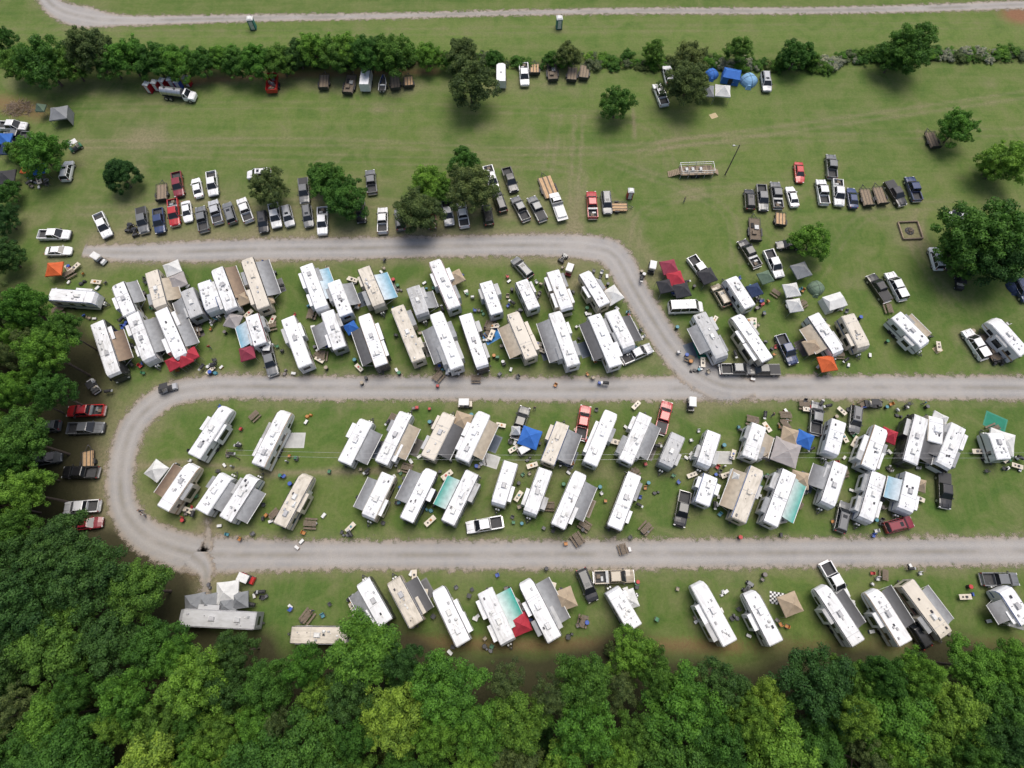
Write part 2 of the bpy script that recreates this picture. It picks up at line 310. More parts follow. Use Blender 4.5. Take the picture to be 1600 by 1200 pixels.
# ---------------------------------------------------------------- RVs
def rvmesh(L,kind,side,awn,aside,tone,r):
    b=MB(); w=1.2; h=L/2
    roof={'w':roof_w,'c':roof_c,'g':roof_g,'k':roof_w,'b':roof_w}[tone]; sm={'w':side_w,'c':side_c,'g':side_g,'k':side_k,'b':side_b}[tone]
    if tone=='w':
        q=r.random()
        if q<.13: sm=side_c
        elif q<.2: sm=side_g
        if q>.93: roof=roof_g
    st=r.choice(stripes); zt=3.2 if kind=='T' else (3.5 if kind=='F' else 3.4); z0=.55
    edge=r.choice([sm,sm,dark,st])
    def ring(y,w,z0,zt,a=None,c=None):
        a=z0+(zt-z0)*.30 if a is None else a; c=z0+(zt-z0)*.42 if c is None else c
        return [(-w,y,z0),(-w,y,a),(-w,y,c),(-w,y,zt-.13),(-w+.1,y,zt-.01),(0,y,zt+.04),(w-.1,y,zt-.01),(w,y,zt-.13),(w,y,c),(w,y,a),(w,y,z0)]
    mm=[sm,st,sm,edge,roof,roof,edge,sm,st,sm,dark]
    if kind=='T':
        R=[ring(-h,w,z0+.1,zt-.12),ring(-h+.15,w,z0,zt),ring(h-.9,w,z0,zt),ring(h-.35,w*.99,z0,zt-.14),ring(h-.05,w*.96,z0+.1,zt-.75),ring(h,w*.94,z0+.4,zt-1.3)]
    elif kind=='F':
        R=[ring(-h,w,z0+.1,zt-.15),ring(-h+.15,w,z0,zt),ring(h-2.6,w,z0,zt),ring(h-2.45,w,1.45,zt),ring(h-.9,w*.98,1.45,zt-.08),ring(h-.25,w*.88,1.5,zt-.5),ring(h,w*.72,1.7,zt-1.1)]
    else:
        R=[ring(-h,w,z0,zt-.2),ring(-h+.15,w,z0-.1,zt),ring(h-.7,w,z0-.1,zt),ring(h-.25,w*.98,z0-.1,zt-.15),ring(h,w*.92,z0,zt-.7)]
    capf=sm if kind!='M' else glass
    b.loft(R,mm,sm,capf)
    for s in(-1,1): b.box(s*(w+.012)-.02,s*(w+.012)+.02,-h+.15,h-1.0,zt-.17,zt-.12,r.choice([dark,vent,steel]))
    if kind=='M':
        b.box(-w*.9,w*.9,h-.02,h+.08,.5,1.6,sm,.03); b.box(-w*.86,w*.86,h-.2,h+.03,1.75,2.72,glass,.05)
        for s in(-1,1): b.box(s*1.0-.15,s*1.0+.15,h+.06,h+.11,.8,1.05,lampw); b.box(s*1.4-.08,s*1.4+.08,h-.3,h-.1,1.7,2.2,dark)
        wheels(b,1.19,(h-1.6,-h+2.6),.45)
    else:
        yy=-h*.25
        for y in(yy,yy-.95): 
            for s in(-1,1): b.cyl((s*.98,y,.38),(s*1.22,y,.38),.38,.38,12,rubber); b.box(s*1.21-.02,s*1.21+.02,y-.45,y+.45,.72,.85,dark)
        if kind=='T':
            for s in(-1,1): b.cyl((s*.8,h-.3,.55),(0,h+1.1,.5),.06,.06,6,dark)
            for s in(-1,1): b.cyl((s*.2,h+.3,.55),(s*.2,h+.3,1.05),.16,.14,10,ac_w)
            b.cyl((0,h+.8,0),(0,h+.8,.9),.04,.04,6,steel)
        else:
            for s in(-1,1): b.cyl((s*.8,h-2.2,0),(s*.8,h-2.2,1.5),.06,.06,6,dark)
            b.cyl((0,h-1.0,1.0),(0,h-1.0,1.5),.12,.2,8,dark)
    for s in(-1,1):
        y=-h+1.0
        while y<h-1.8:
            l=r.uniform(.6,1.3); b.box(s*w-.015,s*w+.015,y,y+l,1.75,2.45,glass); y+=l+r.uniform(.7,1.6)
    b.box(-.6,.6,-h-.02,-h+.03,1.7,2.5,glass)
    b.box(aside*w-.02,aside*w+.025,h*.35,h*.35+.7,.75,2.65,ac_w)
    for s in(0,.35): b.cyl((-.95+s,-h-.08,.9),(-.95+s,-h-.08,zt+.1),.02,.02,4,steel)
    for i in range(6): b.cyl((-.95,-h-.08,1.1+i*.35),(-.6,-h-.08,1.1+i*.35),.015,.015,4,steel)
    tz=zt+.02
    for y in ([h*.1,-h*.55] if L>8.5 and r.random()<.6 else [r.uniform(-.1,.3)*h]):
        b.box(-.36,.36,y-.5,y+.5,tz,tz+.1,r.choice([ac_w,vent])); b.box(-.34,.34,y-.47,y+.45,tz+.1,tz+.32,r.choice([ac_w,ac_w,vent,roof,vent]),.08)
    for i in range(r.randint(4,7)):
        x=r.choice([-.55,-.1,.1,.5])+r.uniform(-.15,.15); y=r.uniform(-h+.6,h-.9); q=r.choice([.12,.2,.2,.24]); m=r.choice([vent,ventd,vent,ac_w,steel])
        b.box(x-q*.7,x+q*.7,y-q,y+q,tz-.03,tz+.1+q*.3,m,.04)
    for i in range(4):
        x=r.uniform(-.9,.9); y=r.uniform(-h+.5,h-.8); b.cyl((x,y,tz-.05),(x,y,tz+.2),.05,.05,6,r.choice([steel,vent,dark]))
    for i in range(r.randint(0,2)):
        y=r.uniform(-h*.7,h*.6); b.box(-w+.15,w-.15,y-.02,y+.02,tz-.035,tz+.035,vent)
    if r.random()<.3: b.cyl((.5,-h*.2,tz),(.5,-h*.2,tz+.18),.28,.24,14,ac_w); b.cyl((.5,-h*.2,tz+.18),(.5,-h*.2,tz+.34),.24,.08,14,ac_w)
    for s in(-1,1):
        if side in('B','L' if s<0 else 'R') :
            k=r.randint(1,2) if L>8 else 1; ypos=[h*.35] if k==1 else [h*.45,-h*.45]
            if s==aside and awn: ypos=[-h*.45]
            for y in ypos:
                l=min(r.uniform(2.0,3.6),L*.36); d=r.uniform(.5,.85); a,c=sorted((s*(w-.05),s*(w+d))); zz=zt-r.uniform(.3,.45); y=max(-h+l/2+.3,min(h-l/2-(2.7 if kind=='F' else 1.0),y))
                b.box(a,c,y-l/2,y+l/2,.8,zz,sm,.02,0,r.choice([roof,roof,AWN['gr'],roof_g]))
                b.box(s*(w+d)-.015,s*(w+d)+.015,y-l*.3,y+l*.3,1.6,zz-.35,glass)
    if awn:
        m=AWN[awn]; s=aside; la=L*r.uniform(.5,.72); yc=r.uniform(-.1,.15)*L*.5
        d=r.uniform(1.7,2.4); y0,y1=yc-la/2,yc+la/2; za,zb=zt-.3,zt-.95
        vs=[];fs=[]
        nn=10
        for i in range(nn+1):
            t=i/nn
            for j in range(5):
                q=j/4; sag=-.10*math.sin(math.pi*q)*(1+.3*math.sin(t*9))
                vs.append((s*(w+.03+d*q),y0+(y1-y0)*t,za+(zb-za)*q+sag))
        for i in range(nn):
            for j in range(4):
                q=i*5+j; fs.append((q,q+1,q+6,q+5))
        b.add(vs,fs,m)
        b.cyl((s*(w+d+.05),y0,zb),(s*(w+d+.05),y1,zb),.06,.06,8,ac_w)
        for y in(y0+.05,y1-.05): b.cyl((s*(w+.05),y,1.1),(s*(w+d),y,zb),.035,.035,5,ac_w); 
    b.box(-.5,-.2,-h-.3,-h-.05,.5,.7,dark)
    return b.mesh("recreational_vehicle")
RV="""77 459 146 464 T R - w|183 441 203 490 F L R:gr w|236 424 250 478 T L R:tn c|290 450 306 492 T L L:gr g|318 440 330 482 T R - w|338 417 362 482 F L R:br w|385 402 412 480 F L R:gr c|478 414 502 480 T B R:bl w|520 437 540 490 T L R:gr w|568 418 592 476 T L R:bl c|645 448 660 490 T R R:gr w|678 405 710 480 F B - w|758 438 776 488 T B - w|814 436 834 480 T R - w|864 424 886 482 M B - w|912 424 944 476 F B - w
152 504 178 584 M R R:br k|206 490 232 560 T L R:gr w|252 484 283 556 M B R:gr w|392 490 406 536 T B L:bl w|448 494 476 570 T B - w|510 484 530 542 T B L:gr w|568 490 596 570 F R L:dg k|620 478 654 562 M R - c|680 487 714 574 F B L:gr w|727 492 754 572 M R - k|800 487 830 558 F R L:tn c|866 486 896 570 F B L:gr w|928 490 962 570 T R L:dg w|956 486 984 542 T L R:dg w
354 636 304 712 F B - w|446 642 404 726 F L - w|572 656 538 722 T L R:gr w|634 644 596 722 T B R:tn w|702 646 668 714 T L R:dg c|757 644 722 718 F L R:tn w|880 660 856 722 T L R:gr c|956 642 922 724 F B - w|1010 646 978 720 T B R:gr w|1060 680 1040 727 T R - g|1116 676 1100 726 T B - w|1188 662 1172 714 T B R:tn w|1312 658 1300 708 T - - w|1378 666 1356 730 F B - w|1440 650 1422 722 M L R:dg k|1498 666 1474 728 M B L:dg w|1556 675 1570 716 T R - w
302 726 256 794 F R L:br w|352 742 314 798 T L R:gr w|394 744 352 810 T L R:gr w|480 742 438 820 F R - c|606 742 574 808 T R L:gr w|674 734 636 812 F R L:gr k|738 738 700 816 M R L:te w|798 723 778 788 T R - w|852 734 828 802 T B - w|908 738 872 822 F R R:gr k|992 740 960 824 M R - k|1112 742 1098 786 T B - w|1184 730 1154 812 F R L:tn c|1234 736 1204 818 M L R:te w|1314 725 1294 788 T L L:gr w|1374 740 1354 812 T B - w|1428 742 1416 798 T R L:bl w
278 964 398 970 F R - g|452 992 540 993 T - - c|566 908 602 972 T L L:gr k|614 906 650 974 T R R:dg c|684 920 724 1004 F R - w|758 924 794 1004 T L R:te w|820 908 866 998 F B R:gr w|958 922 992 980 T R - w|1090 912 1140 1004 F L - w|1172 926 1212 1004 F L - w|1284 918 1340 1004 F L R:dg w|1364 924 1414 1004 F L R:dg w|1420 912 1482 994 T L R:gr c|1572 920 1606 972 T L L:gr w
1142 432 1172 478 T - - w|1094 490 1130 558 T R L:gr w|1150 492 1198 562 F B - w|1272 492 1312 550 T R L:tn w|1326 492 1352 542 T L - c|1402 492 1448 538 T B R:tn w|1552 498 1600 552 F L - w|1464 650 1462 690 T R - w"""
r=random.Random(3); rvinfo=[]
for row in RV.split('\n'):
    for it in row.split('|'):
        q=it.split(); u1,v1,u2,v2=map(float,q[:4]); kind,side,aw,tone=q[4:8]
        zt=3.3
        x1,y1=G(u1,v1,zt);x2,y2=G(u2,v2,zt); L=math.hypot(x1-x2,y1-y2)+.3
        rz=math.atan2(-(x1-x2),(y1-y2))
        asd=1;ac=None
        if aw!='-': s_,ac=aw.split(':'); asd=1 if s_=='R' else -1
        flip = kind!='F' and r.random()<.4
        if flip: rz+=math.pi; asd=-asd; side={'L':'R','R':'L'}.get(side,side)
        me=rvmesh(L,kind,side,ac,asd,tone,r)
        nm={'T':'travel_trailer','F':'fifth_wheel_camper','M':'motorhome'}[kind]
        o=place(nm,me,(x1+x2)/2,(y1+y2)/2,rz); rvinfo.append((o.location.copy(),rz,L,asd,ac)); spots.append((o.location.x,o.location.y))
x,y=G(1074,476,2); place('camper_van',VM['v'][1],x,y,heading(1074,476,88,2),0,(.72,.72,.70),(1.1,1.15,1.1))
# ---------------------------------------------------------------- canopies, tents
def canopy(walls=0):
    b=MB(); h=1.5; zt=2.15
    rings=[]
    for t,z in((1,zt),(.8,zt+.22),(.55,zt+.52),(.3,zt+.85),(.04,zt+1.12)):
        a=h*t
        rings.append([(-a,-a,z),(0,-a*.97,z-.05),(a,-a,z),(a*.97,0,z-.05),(a,a,z),(0,a*.97,z-.05),(-a,a,z),(-a*.97,0,z-.05)])
    b.loft(rings,fabric,None,fabric)
    b.loft([[(p[0],p[1],p[2]-.25) for p in rings[0]],rings[0]],fabric)
    for sx in(-1,1):
        for sy in(-1,1): b.cyl((sx*1.46,sy*1.46,0),(sx*1.46,sy*1.46,zt),.03,.03,5,steel)
    if walls:
        b.box(-1.47,1.47,1.44,1.46,.1,zt-.05,fabric); b.box(1.44,1.46,-1.4,1.4,.1,zt-.05,fabric)
    return b.mesh("popup_canopy")
def dome():
    b=MB(); R=[]
    for i in range(6):
        a=i/5*math.pi/2; rr=1.5*math.cos(a)**.8 if i<5 else .03; z=1.3*math.sin(a)
        R.append([(rr*math.cos(t*math.pi/6)*(1+.1*(t%3==0)),rr*math.sin(t*math.pi/6)*(1+.1*(t%3==0)),z) for t in range(12)])
    b.loft(R,fabric,None,fabric)
    b.box(-.5,.5,-1.9,-1.2,.0,.7,fabric,.25)
    for k in range(2):
        a=k*math.pi/2+.4
        for i in range(8):
            t0,t1=i/8*math.pi,(i+1)/8*math.pi
            b.cyl((1.55*math.cos(t0)*math.cos(a),1.55*math.cos(t0)*math.sin(a),1.4*math.sin(t0)),(1.55*math.cos(t1)*math.cos(a),1.55*math.cos(t1)*math.sin(a),1.4*math.sin(t1)),.02,.02,4,dark)
    return b.mesh("dome_tent")
def cabin():
    b=MB(); R=[[(-1.7,-1.3,0),(-1.7,1.3,0),(1.7,1.3,0),(1.7,-1.3,0)],[(-1.55,-1.2,1.5),(-1.55,1.2,1.5),(1.55,1.2,1.5),(1.55,-1.2,1.5)]]
    b.loft(R,fabric); zt=2.1
    b.add([(-1.65,-1.3,1.48),(1.65,-1.3,1.48),(1.65,1.3,1.48),(-1.65,1.3,1.48),(-1.3,0,zt),(1.3,0,zt)],[(0,1,5,4),(1,2,5),(2,3,4,5),(3,0,4)],[fabric,fabric,fabric,fabric])
    b.box(-.4,.4,-1.32,-1.24,.1,1.3,dark)
    return b.mesh("cabin_tent")
CM={'c':('popup_canopy',canopy()),'w':('popup_canopy',canopy(1)),'d':('dome_tent',dome()),'t':('cabin_tent',cabin())}
CC={'w':(.66,.66,.64),'t':(.42,.33,.23),'r':(.42,.03,.05),'b':(.03,.14,.48),'g':(.22,.23,.24),'k':(.04,.04,.045),'o':(.62,.12,.03),'e':(.13,.19,.13),'n':(.03,.05,.12),'m':(.28,.04,.07),'p':(.36,.33,.32),'l':(.20,.38,.58)}
CAN="""w 90 175 1.15 g 5|c 62 167 .6 e 20|c 83 419 .95 o 85|c 268 418 .95 w -20|c 276 438 1.0 p -20|c 330 455 .8 w -20|c 363 500 .9 p 25|c 385 551 .85 m -10|c 287 560 .8 r 62|c 270 566 .8 r 62|c 296 553 .8 r 62|c 378 465 .9 t -20|c 414 466 .9 t -20|c 548 511 .72 b 60|c 712 432 .9 t -30|c 957 460 1.05 w 60|c 930 440 .6 w 30
c 1046 416 .95 m -20|c 1056 434 .95 r -20|c 1040 446 .85 k -20|c 1066 452 .95 k -20|c 1106 430 .95 k -30|c 1180 452 .8 n -30|c 1197 432 .8 e -30|c 1253 421 1.0 g -30|c 1238 452 .9 w -20|c 1243 476 .85 w -20|d 1277 448 1.0 e 0|t 1301 474 1.1 w -30|c 1294 567 .95 o -20|c 1270 540 .9 t -30
c 1105 140 1.0 g 0|c 1130 140 1.05 w 0|d 1113 113 .95 b 0|t 1142 120 1.1 b 10|d 1171 123 1.2 l 0|c 722 657 .98 t 20|c 828 683 1.1 b 20|c 806 672 .5 w 0|c 1229 706 1.4 p 15|c 1258 686 .9 b 20|c 1235 680 .9 t 10|c 1252 749 .92 t 5|c 1391 680 .8 r 15|c 243 735 .95 w -55|c 1470 655 .8 w 20|c 1568 690 1.3 w 5
c 354 926 1.1 w 2|c 354 947 .9 g 2|c 883 936 1.0 t -20|c 813 975 .95 r -20|c 1236 944 1.0 t -25|c 374 938 .8 g 0|c 303 944 1.0 g 0|c 325 944 1.0 g 0|c 1300 735 .8 g 15|c 1438 757 .7 t 5|c 10 230 1.0 n 20|c 5 215 .9 b 20|c 8 275 1.1 k 10|c 42 262 .8 o 30|c 60 262 .8 b 0|d 1590 445 1.0 n 0|c 1150 745 .7 w 15|c 982 937 .9 w -20|c 1590 970 .7 w 0"""
for row in CAN.split('\n'):
    for it in row.split('|'):
        k,u,v,s,c,a=it.split(); u=float(u);v=float(v); nm,me=CM[k]; z=2.4 if k in'cw' else .8
        x,y=G(u,v,z); place(nm,me,x,y,heading(u,v,float(a),z),0,CC[c],(float(s),float(s),1.0 if k in 'cw' else float(s)))
# ---------------------------------------------------------------- portable toilets
b=MB(); b.box(-.55,.55,-.55,.55,.08,2.0,plastic,.02); b.box(-.6,.6,-.6,.6,0,.08,dark)
b.loft([[(-.6,-.6,2.0),(.6,-.6,2.0),(.6,.6,2.0),(-.6,.6,2.0)],[(-.58,-.58,2.12),(.58,-.58,2.12),(.58,.58,2.12),(-.58,.58,2.12)],[(-.3,-.4,2.32),(.3,-.4,2.32),(.3,.4,2.32),(-.3,.4,2.32)]],ac_w,None,ac_w)
b.box(-.35,.35,-.575,-.55,.2,1.85,ac_w); b.box(.2,.28,-.60,-.575,1.0,1.1,dark); b.cyl((.4,.4,2.0),(.4,.4,2.5),.05,.05,6,dark)
toi=b.mesh("portable_toilet")
for u,v,c in [(228,131,'r'),(240,128,'r'),(252,125,'r'),(264,123,'r'),(275,126,'b'),(289,121,'r'),(986,298,'r')]:
    x,y=G(u,v,2); place("portable_toilet",toi,x,y,random.uniform(-.3,.3),0,{'r':(.35,.01,.02),'b':(.03,.08,.4),'w':(.7,.7,.7)}[c])
for u,v in[(392,34),(874,33)]:
    x,y=G(u,v,1.6); place("portable_toilet",toi,x,y,.1,0,(.01,.16,.14),1.15)
x,y=G(57,65,1); place("portable_toilet",toi,x,y,.6,0,(.6,.6,.6),.9)
# ---------------------------------------------------------------- clutter
def chair():
    b=MB(); b.box(-.25,.25,-.25,.25,.40,.44,plastic); b.box(-.25,.25,-.3,-.24,.44,.9,plastic)
    for s in(-1,1):
        b.cyl((s*.27,-.27,0),(s*.27,.22,.62),.015,.015,4,steel); b.cyl((s*.27,.25,0),(s*.27,-.27,.6),.015,.015,4,steel); b.box(s*.28-.03,s*.28+.03,-.25,.25,.61,.64,dark)
    return b.mesh("folding_chair")
def cooler():
    b=MB(); b.box(-.35,.35,-.2,.2,0,.34,plastic,-.02); b.box(-.37,.37,-.22,.22,.34,.42,ac_w,.02); b.cyl((-.38,0,.25),(.38,0,.25),.02,.02,5,dark); return b.mesh("cooler")
def table():
    b=MB(); b.box(-.9,.9,-.38,.38,.70,.74,side_c)
    for s in(-1,1):
        for t in(-1,1): b.cyl((s*.8,t*.3,0),(s*.75,t*.3,.7),.02,.02,4,steel)
    b.box(-.3,.0,-.15,.15,.74,.9,plastic); b.box(.3,.5,-.1,.1,.74,.85,dark)
    return b.mesh("folding_table")
def bench():
    b=MB()
    for i in range(5): b.box(-.9,.9,-.36+i*.15,-.36+i*.15+.13,.72,.76,plank2)
    for s in(-1,1):
        b.box(-.9,.9,s*.65-.13,s*.65+.13,.42,.46,plank2)
        for x in(-.6,.6): b.cyl((x,s*.7,0),(x,s*.25,.72),.04,.04,4,plank2)
    for x in(-.6,.6): b.box(x-.03,x+.03,-.7,.7,.38,.42,plank2)
    return b.mesh("picnic_table")
def grill():
    b=MB(); b.cyl((-.45,0,.9),(.45,0,.9),.26,.26,10,dark); b.box(.5,.8,-.2,.2,.85,.88,steel); b.cyl((-.3,0,1.1),(-.3,0,1.5),.05,.05,6,dark)
    for x in(-.4,.4):
        for y in(-.2,.2): b.cyl((x,y,0),(x,y*.8,.75),.02,.02,4,dark)
    return b.mesh("barbecue_grill")
def can():
    b=MB(); b.cyl((0,0,0),(0,0,.8),.25,.3,12,dark); b.cyl((0,0,.8),(0,0,.86),.32,.28,12,plastic); return b.mesh("trash_can")
def bags():
    b=MB()
    for i in range(4):
        x,y=random.uniform(-.4,.4),random.uniform(-.4,.4); b.box(x-.25,x+.25,y-.2,y+.2,0,random.uniform(.2,.5),plastic,.07,random.random()*3)
    return b.mesh("storage_bins")
b=MB()
for i in range(8):
    for j in range(6): b.box(-1.2+i*.3,-.9+i*.3,-.9+j*.3,-.6+j*.3,.02,.026,[plastic,side_w][(i+j)%2])
rug=b.mesh("checkered_rug")
b=MB(); b.box(-1.5,1.5,-1.2,1.2,.015,.03,plastic); b.box(-1.3,1.3,-1.0,1.0,.03,.034,fabric); rug2=b.mesh("outdoor_rug")
b=MB(); b.box(-.18,.18,-.12,.12,0,1.1,steel,.02); b.box(-.12,.12,-.14,-.12,.5,.95,dark); ped=b.mesh("power_pedestal")
CH=chair(); CO=cooler(); GR=grill(); TC=can(); SB=bags()
CL=[("folding_chair",CH)]*7+[("cooler",CO)]*2+[("folding_table",table()),("barbecue_grill",GR),("trash_can",TC),("trash_can",TC),("storage_bins",SB),("picnic_table",bench())]
pal=[(.02,.02,.025),(.03,.03,.035),(.03,.03,.035),(.4,.03,.03),(.03,.08,.35),(.55,.55,.55),(.03,.16,.07),(.4,.16,.03),(.3,.25,.18),(.1,.1,.11),(.05,.2,.25),(.15,.13,.12)]
rugpal=[(.12,.12,.12),(.2,.16,.12),(.08,.1,.13),(.25,.24,.22),(.1,.09,.08)]
rc=random.Random(11)
def clut(x,y,k=None):
    nm,me=CL[k] if k is not None else rc.choice(CL); place(nm,me,x,y,rc.random()*6.28,0,rc.choice(pal),rc.uniform(.9,1.15))
def clear(x,y):
    for p,rz,L,s,c in rvinfo:
        dx,dy=x-p.x,y-p.y; lx=dx*math.cos(rz)+dy*math.sin(rz); ly=-dx*math.sin(rz)+dy*math.cos(rz)
        if abs(lx)<1.7 and abs(ly)<L/2+.3: return False
    for sx,sy in spots:
        if abs(x-sx)<1.2 and abs(y-sy)<1.2: return False
    return True
for p,rz,L,s,c in rvinfo:
    c_,s_=math.cos(rz),math.sin(rz)
    if c and rc.random()<.4:
        lx=s*2.9; ly=rc.uniform(-1,1); place("outdoor_rug",rug2,p.x+lx*c_-ly*s_,p.y+lx*s_+ly*c_,rz+math.pi/2,0,rc.choice(rugpal))
    for i in range(rc.randint(5,12)):
        lx=s*rc.uniform(2.0,4.6) if rc.random()<.75 else -s*rc.uniform(1.8,3); ly=rc.uniform(-L/2-2,L/2+1.5)
        x,y=p.x+lx*c_-ly*s_,p.y+lx*s_+ly*c_
        if clear(x,y): clut(x,y)
for u,v,n,ru,rv_ in [(60,285,16,18,10),(115,424,8,20,6),(330,575,10,20,12),(330,510,9,25,12),(420,460,6,12,12),(1060,440,10,25,25),(1190,660,12,40,18),(1290,640,14,40,14),(1560,730,8,30,14),(820,690,14,25,14),(400,935,8,20,15),(490,965,3,20,5),(1270,470,9,50,20),(1120,125,9,30,14),(1200,470,8,20,15),(380,510,6,20,20),(910,970,4,8,8),(770,505,6,8,10),(1390,640,10,60,10),(1010,430,5,10,10),(950,830,3,60,5),(540,830,4,10,6),(760,520,5,14,14),(600,440,5,20,10),(660,650,6,14,14),(1080,560,4,25,10),(440,580,4,20,6)]:
    for i in range(n):
        x,y=G(u+rc.uniform(-ru,ru),v+rc.uniform(-rv_,rv_))
        if clear(x,y): clut(x,y)
for u,v,c,s in[(768,525,'b',1.0),(1103,545,'e',1.3),(1555,660,'e',1.2),(1545,700,'e',1.0),(290,512,'k',1.3),(1215,935,'k',1.0),(461,688,'w',1.1),(988,931,'k',.7),(255,540,'g',1),(767,720,'w',.9),(1130,715,'w',.9),(1115,181,'t',.5),(1465,546,'t',.5)]:
    x,y=G(u,v); place("checkered_rug" if c in'k' else "outdoor_rug",rug if c=='k' else rug2,x,y,rc.uniform(-.3,.3)+(.4 if v<600 else -.3),0,{'b':(.03,.2,.5),'e':(.01,.18,.11),'k':(.02,.02,.02),'w':(.45,.45,.43),'g':(.3,.3,.3),'t':(.45,.35,.2)}[c],s)
for u in range(280,1560,85):
    x,y=G(u,722+ (u%3)*4)
    if clear(x,y): place("power_pedestal",ped,x,y)
# ---------------------------------------------------------------- stage platform, lamp, fire pit, brush pile
b=MB()
for i in range(14): b.box(-3.3+i*.47,-2.86+i*.47,-1.1,1.1,.955,1.0,wood if i%3 else plank2)
b.box(-3.3,3.3,-1.1,1.1,.75,.95,dark)
for x in(-3.2,-1.6,0,1.6,3.2):
    for y in(-1.05,1.05): b.cyl((x,y,0),(x,y,2.1),.05,.05,5,ac_w)
for y in(-1.05,1.05): b.box(-3.3,3.3,y-.04,y+.04,2.05,2.12,ac_w); b.box(-3.3,3.3,y-.03,y+.03,1.5,1.56,ac_w)
for x in(-3.25,3.25): b.box(x-.04,x+.04,-1.0,1.0,2.06,2.11,ac_w)
for i in range(7): b.box(-5.4+i*.3,-5.12+i*.3,-.7,.7,.1+i*.12,.16+i*.12,wood)
for i in range(4): b.box(3.4+i*.3,3.68+i*.3,-.6,.6,.85-i*.2,.9-i*.2,wood)
for x in(-.6,.4):
    for s in(-1,1): b.cyl((x,s*1.0,.35),(x,s*1.2,.35),.35,.35,12,rubber)
for x in(-2,-.8,.8): b.box(x-.3,x+.3,-.4,.4,1.01,1.5,steel,.05)
me=b.mesh("viewing_platform"); x,y=G(1088,266,1); place("viewing_platform",me,x,y,heading(1088,266,88,1)+math.pi/2)
b=MB(); b.cyl((0,0,0),(0,0,8.3),.14,.09,8,plank2); b.cyl((0,0,7.9),(-1.0,-.2,8.3),.04,.04,5,steel); b.box(-1.4,-.9,-.35,-.05,8.2,8.35,steel,.04)
x,y=G(1133,273); place("street_lamp",b.mesh("street_lamp"),x,y)
b=MB()
for i in range(3):
    for s in(-1,1): b.box(-1.9,1.9,s*1.9-.1,s*1.9+.1,.001+i*.15,.14+i*.15,wood if i%2 else plank2); b.box(s*1.9-.1,s*1.9+.1,-1.78,1.78,.001+i*.15,.14+i*.15,wood)
b.cyl((0,0,0),(0,0,.2),.9,.7,14,liner)
for i in range(7): a=i*.9; b.cyl((math.cos(a)*.8,math.sin(a)*.8,.1),(math.cos(a+2.6)*.5,math.sin(a+2.6)*.5,.5),.08,.07,6,plank2)
x,y=G(1421,361); place("fire_pit",b.mesh("fire_pit"),x,y,.05)
b=MB()
for i in range(260):
    a=rc.random()*6.28; rr=rc.random()**.6*3.0; x=rr*math.cos(a);y=rr*math.sin(a)*.7; z=max(.05,(1-rr/3)*1.1)*rc.random(); t=rc.random()*6.28; l=rc.uniform(.4,1.6)
    b.cyl((x,y,z),(x+math.cos(t)*l,y+math.sin(t)*l,z+rc.uniform(-.1,.3)),.05,.02,4,rc.choice([plank2,side_b,wood]))
x,y=G(30,170); place("brush_pile",b.mesh("brush_pile"),x,y)
b=MB(); pts=[G(u,v) for u,v in((375,718),(760,726),(1180,722),(1640,722))]
for (x,y) in pts: b.cyl((x,y,0),(x,y,5.2),.09,.07,7,plank2); b.box(x-.03,x+.03,y-.45,y+.45,4.95,5.05,plank2)
for i in range(3):
    for o in(-.4,.4):
        p=[]
        for k in range(9):
            t=k/8; p.append((pts[i][0]*(1-t)+pts[i+1][0]*t,pts[i][1]*(1-t)+pts[i+1][1]*t+o,5.05-2.0*t*(1-t)))
        for k in range(8): b.cyl(p[k],p[k+1],.015,.015,4,steel)
place("power_line",b.mesh("power_line"),0,0)
# ---------------------------------------------------------------- people
skin=mat("skin",(.5,.3,.2),.6,.1); hair=mat("hair",(.05,.03,.02),.8); jeans=mat("jeans",(.05,.08,.16),.8)
def person():
    J=[((0,0,.95),.15),((0,0,1.15),.14),((0,0,1.38),.16),((0,0,1.5),.06),((0,.01,1.6),.09),((0,.01,1.72),.09),
       ((-.2,0,1.42),.06),((-.26,.02,1.15),.045),((-.25,.12,.92),.035),((-.25,.15,.83),.03),((.2,0,1.42),.06),((.26,-.02,1.15),.045),((.27,.05,.92),.035),((.27,.07,.83),.03),
       ((-.1,0,.88),.09),((-.11,.12,.5),.065),((-.11,.05,.08),.045),((-.11,.2,.04),.035),((.1,0,.88),.09),((.11,-.06,.5),.065),((.11,-.22,.1),.045),((.11,-.08,.04),.035)]
    E=[(0,1),(1,2),(2,3),(3,4),(4,5),(2,6),(6,7),(7,8),(8,9),(2,10),(10,11),(11,12),(12,13),(0,14),(14,15),(15,16),(16,17),(0,18),(18,19),(19,20),(20,21)]
    me=bpy.data.meshes.new("p"); me.from_pydata([j[0] for j in J],E,[]); o=bpy.data.objects.new("p",me); COL.objects.link(o)
    md=o.modifiers.new("s","SKIN"); 
    for i,j in enumerate(J): me.skin_vertices[0].data[i].radius=(j[1],j[1])
    me.skin_vertices[0].data[0].use_root=True
    o.modifiers.new("d","SUBSURF").levels=1
    dg=bpy.context.evaluated_depsgraph_get(); m2=bpy.data.meshes.new_from_object(o.evaluated_get(dg)); bpy.data.objects.remove(o)
    for m in(skin,hair,jeans,plastic): m2.materials.append(m)
    for p in m2.polygons:
        c=p.center; p.use_smooth=True
        p.material_index=1 if c.z>1.68 or (c.z>1.58 and c.y<-.01) else (0 if c.z>1.47 else (2 if c.z<.95 and abs(c.x)<.22 else (0 if abs(c.x)>.2 and c.z<1.2 else 3)))
    m2.name="person"; return m2
pm=None
try:
    pm=person()
except Exception as e: print("person fail",e)
